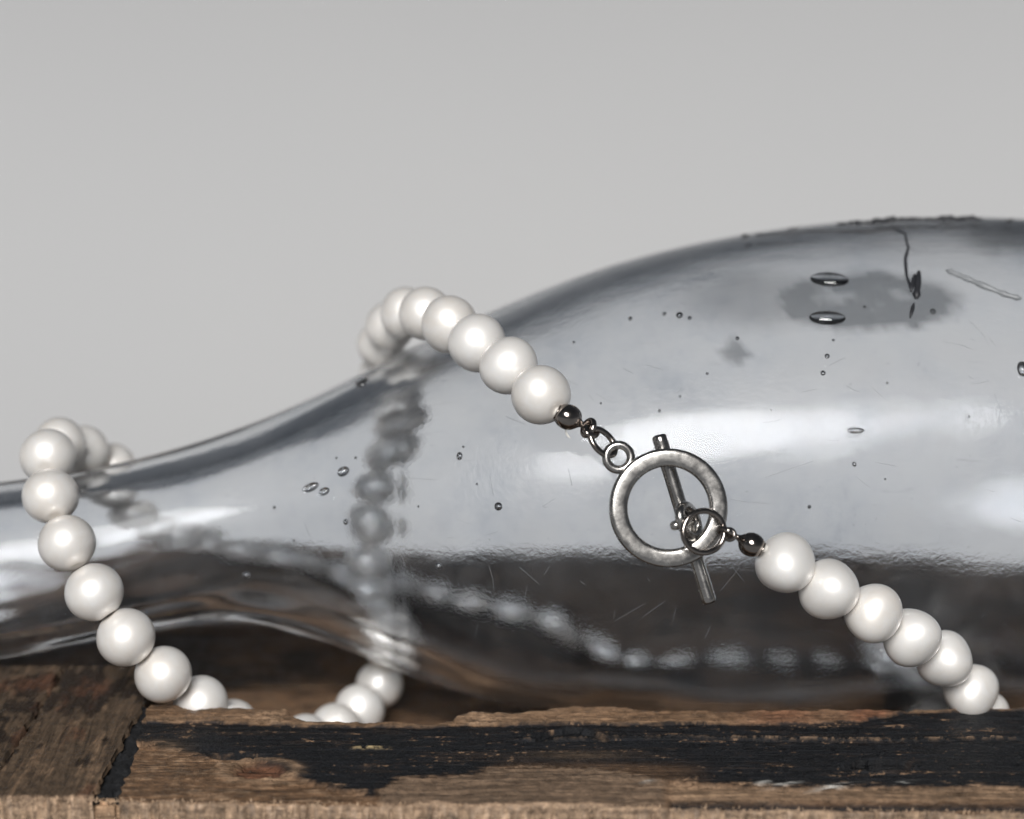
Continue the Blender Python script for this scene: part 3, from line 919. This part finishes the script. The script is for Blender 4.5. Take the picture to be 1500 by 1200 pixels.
def board_mesh(name, x_back0, x_back1, x_front0, x_front1, yF, yB_, parent, seed, z0=0.0, tone=1.0):
    """a board running front to back, edges slanting between the given ends"""
    nx, ny = 150, 260
    rows = [(-14.5, 0), (-10, 0), (-6, 0), (-4, 0), (-2.5, 0), (-1.5, 0), (-0.8, 0), (-0.3, 0)] + [(None, k / (ny - 1)) for k in range(ny)] + [(-0.5, 1), (-5, 1), (-14.5, 1)]
    V, Cc = [], []
    s = np.linspace(0, 1, nx)
    for (zz, f) in rows:
        y = yF + (yB_ - yF) * f
        xa = x_front0 + (x_back0 - x_front0) * f; xb = x_front1 + (x_back1 - x_front1) * f
        X = xa + (xb - xa) * s
        if 0 < f < 1:
            X = X + 0.3 * vnoise(X * 0 + y / 1.1, s * 0 + 2, seed) * (s > 0.985) - 0.3 * vnoise(X * 0 + y / 1.1, s * 0 + 5, seed) * (s < 0.015)
        g0 = X - (xa - x_front0)                      # grain follows the board
        n1 = fbm(g0 / 2.2, X * 0 + y / 16, seed + 1); n2 = fbm(g0 / 0.6, X * 0 + y / 5, seed + 5); n3 = fbm(X / 0.6, X * 0 + y / 0.7, seed + 9)
        n4 = fbm(X / 7, X * 0 + y / 7, seed + 13)
        if zz is None:
            z = z0 + 0.18 * n1 + 0.14 * n2 + 0.05 * n3 - 0.7 * ((s < 0.012) | (s > 0.988))
            yy = X * 0 + y + (0.5 * vnoise(X / 1.2, X * 0, seed + 20) if f == 0 else 0)
            c = GREYW * 0.85 + (PALE * 0.8 - GREYW) * sstep(0.0, 0.7, n2 + 0.5 * n1)[:, None]
            c = c + (DARK * 0.55 - c) * (0.92 * sstep(-0.02, 0.22, n4 + 0.7 * n1))[:, None]
            c = c + (RED * 0.9 - c) * (0.45 * sstep(0.2, 0.5, fbm(X / 4, X * 0 + y / 9, seed + 30)))[:, None]
            c = c * tone
            lip = 1 - sstep(0.0, 0.03, np.array([f]))[0]
            c = c + (np.array([0.44, 0.30, 0.20]) * (0.6 + 0.7 * np.clip(n3 + 0.4, 0, 1))[:, None] - c) * lip * 0.85
            z = z + lip * 0.5 * n3
        else:
            z = X * 0 + z0 + zz
            yy = X * 0 + y + (0.4 * vnoise(X / 0.45, X * 0 + zz * 1.1, seed + 21) if f == 0 else 0)
            c = np.array([0.45, 0.31, 0.205]) * (0.8 + 0.5 * n3[:, None]) + 0.08 * np.clip(n2, 0, 1)[:, None]
        V.append(np.stack([X, yy, z], -1)); Cc.append(np.clip(c, 0.004, 0.8))
    V = np.array(V).reshape(-1, 3); Cc = np.array(Cc).reshape(-1, 3)
    return mesh_np(name, V, grid_faces(len(rows), nx), M_WOODY, parent, color=Cc)
yfl = front_y(-62.0)
YBK = 15.0
sl = (gx_b - gx_f) / (yb_ - yf_)                      # slant of the joint
def bx(x_at_front, y): return x_at_front + sl * (y - yfl)
xf = gx_f
for (x0, x1, sd, tn) in ((xf - 14.5, xf - 0.2, 101, 0.85), (xf - 36, xf - 14.9, 151, 0.8)):
    board_mesh('board', bx(x0, YBK), bx(x1, YBK), x0, x1, yfl, YBK, crate, sd, tone=tn)
# black tar in the joint
n = 60
V, Fs = [], []
for k in range(n):
    f = k / (n - 1); y = yfl + 0.4 + (yb_ + 1.5 - yfl) * f
    xm = np.interp(y, [yf_, yb_], [gx_f + 1.1, gx_b + 0.1])
    for j in range(9):
        g = j / 8 - 0.5
        V.append((xm + 0.3 + g * 4.6 + 0.2 * rng.normal(), y + 0.15 * rng.normal(), -0.95 + 0.3 * rng.normal() - 1.2 * abs(g) ** 2))
Fs = grid_faces(n, 9)
mesh_np('joint_filler', V, Fs, M_TAR, crate)

# boards lying lower, behind the lath, under the bottle
def low_board(name, X0, X1, y0, y1, ztop, th_, seed, tone=1.0):
    nx, ny = 160, 30
    V, Cc = [], []
    X = np.linspace(X0, X1, nx)
    rows = [(y0, ztop - th_), (y0, ztop - 0.2)] + [(y0 + (y1 - y0) * k / (ny - 1), None) for k in range(ny)] + [(y1, ztop - 0.2), (y1, ztop - th_), (y0, ztop - th_)]
    for (y, zz) in rows:
        n1 = fbm(X / 12, X * 0 + y / 1.6, seed); n2 = fbm(X / 3, X * 0 + y / 0.7, seed + 4); n4 = fbm(X / 14, X * 0 + y / 9, seed + 8)
        z = X * 0 + zz if zz is not None else ztop - 0.12 + 0.12 * n1
        c = BROWN * 0.7 * (1 + 0.5 * n1[:, None]) + (PALE - BROWN) * (0.35 * sstep(0, 0.6, n2))[:, None]
        c = c + (DARK * 0.4 - c) * (0.85 * sstep(-0.1, 0.2, n4))[:, None]
        V.append(np.stack([X, X * 0 + y, z], -1)); Cc.append(np.clip(c * tone, 0.004, 0.8))
    V = np.array(V).reshape(-1, 3); Cc = np.array(Cc).reshape(-1, 3)
    return mesh_np(name, V, grid_faces(len(rows), nx), M_WOODX, crate, color=Cc)
XLF = xf - 36 + 1.0
y = yb + 0.6 - 4.0
for k, (wd, tn) in enumerate(((21.5, 2.5), (22.5, 1.7), (22, 0.9), (30, 1.0))):
    if k == 3:
        low_board('floor_board', XLF, 118, y, y + wd, FLOOR, 9.0, 200 + 11 * k, tn)
    else:
        low_board('floor_board', XLF, GAPX0, y, y + wd, FLOOR, 9.0, 200 + 11 * k, tn)
        low_board('floor_board', GAPX1, 118, y, y + wd, FLOOR, 9.0, 204 + 11 * k, tn)
    y += wd + 0.9
YEND = y
low_board('batten', GAPX0 - 6, GAPX1 + 6, yb - 3.0, YEND - 0.5, FLOOR - 9.3, 6.0, 290, 0.6)
# crate sides below, down to the ground
def slab(name, x0, x1, y0, y1, z0, z1, seed, mat=M_WOODX, tone=None):
    bm = bmesh.new()
    bmesh.ops.create_cube(bm, size=1)
    for v in bm.verts:
        v.co = Vector(((x0 + x1) / 2 + v.co.x * (x1 - x0), (y0 + y1) / 2 + v.co.y * (y1 - y0), (z0 + z1) / 2 + v.co.z * (z1 - z0)))
    bmesh.ops.bevel(bm, geom=bm.edges[:], offset=0.8, segments=2, affect='EDGES')
    V = [tuple(v.co) for v in bm.verts]; bm.verts.index_update()
    Fq = [tuple(v.index for v in f.verts) for f in bm.faces]
    bm.free()
    c = np.tile(BROWN * (0.8 + 0.3 * random.random()) if tone is None else tone, (len(V), 1))
    return mesh_np(name, V, Fq, mat, crate, smooth=False, color=c)
XL, XR = xf - 36, 118.0
yf0 = front_y(0.0)
for k in range(3):
    z1 = -14.6 - k * 42; z0 = max(GZ, z1 - 41.2)
    slab('side_board', XL, XR, yf0 + 2.0, yf0 + 12.0, z0, z1, k)
    slab('side_board', XL, XR, YEND - 10.0, YEND, z0 , z1 - 10.0 if k == 0 else z1, k)
    slab('side_board', XL, XL + 9, yf0 + 12.2, YEND - 10.2, z0, z1 - 10.0 if k == 0 else z1, k, M_WOODY)
    slab('side_board', XR - 9, XR, yf0 + 12.2, YEND - 10.2, z0, z1 - 10.0 if k == 0 else z1, k, M_WOODY)
slab('joint_block', gx_f - 0.6, gx_f + 3.4, yfl + 0.1, yfl + 1.6, -14.4, -0.5, 5, tone=np.array([0.42, 0.27, 0.165]))
# torn fibres along the sawn front edge
parts = []
for k in range(1500):
    X = rng.uniform(XL + 0.5, 100)
    y0 = (yfl if X < gx_f + 1 else front_y(X)) + rng.normal(0.1, 0.25)
    h = rng.uniform(0.15, 0.55) * (1.9 if rng.random() < 0.07 else 1)
    z0 = rng.uniform(-0.5, 0.15) if rng.random() < 0.7 else rng.uniform(-4, 0)
    b0 = np.array([X, y0 - 0.15, z0 - 0.2])
    dr = np.array([rng.normal(0, 0.45), -0.25 + rng.normal(0, 0.35), 1.0]); dr /= np.linalg.norm(dr)
    wv = rng.uniform(0.05, 0.14)
    s1 = np.array([wv, 0, 0]); s2 = np.array([0, wv, 0])
    parts.append(([b0 - s1, b0 + s1, b0 + s2, b0 + dr * h], [(0, 1, 3), (1, 2, 3), (2, 0, 3)]))
V, F = join(parts)
o = mesh_np('splinters', V, F, M_FIB, crate, smooth=False); o['kind'] = 'stuff'
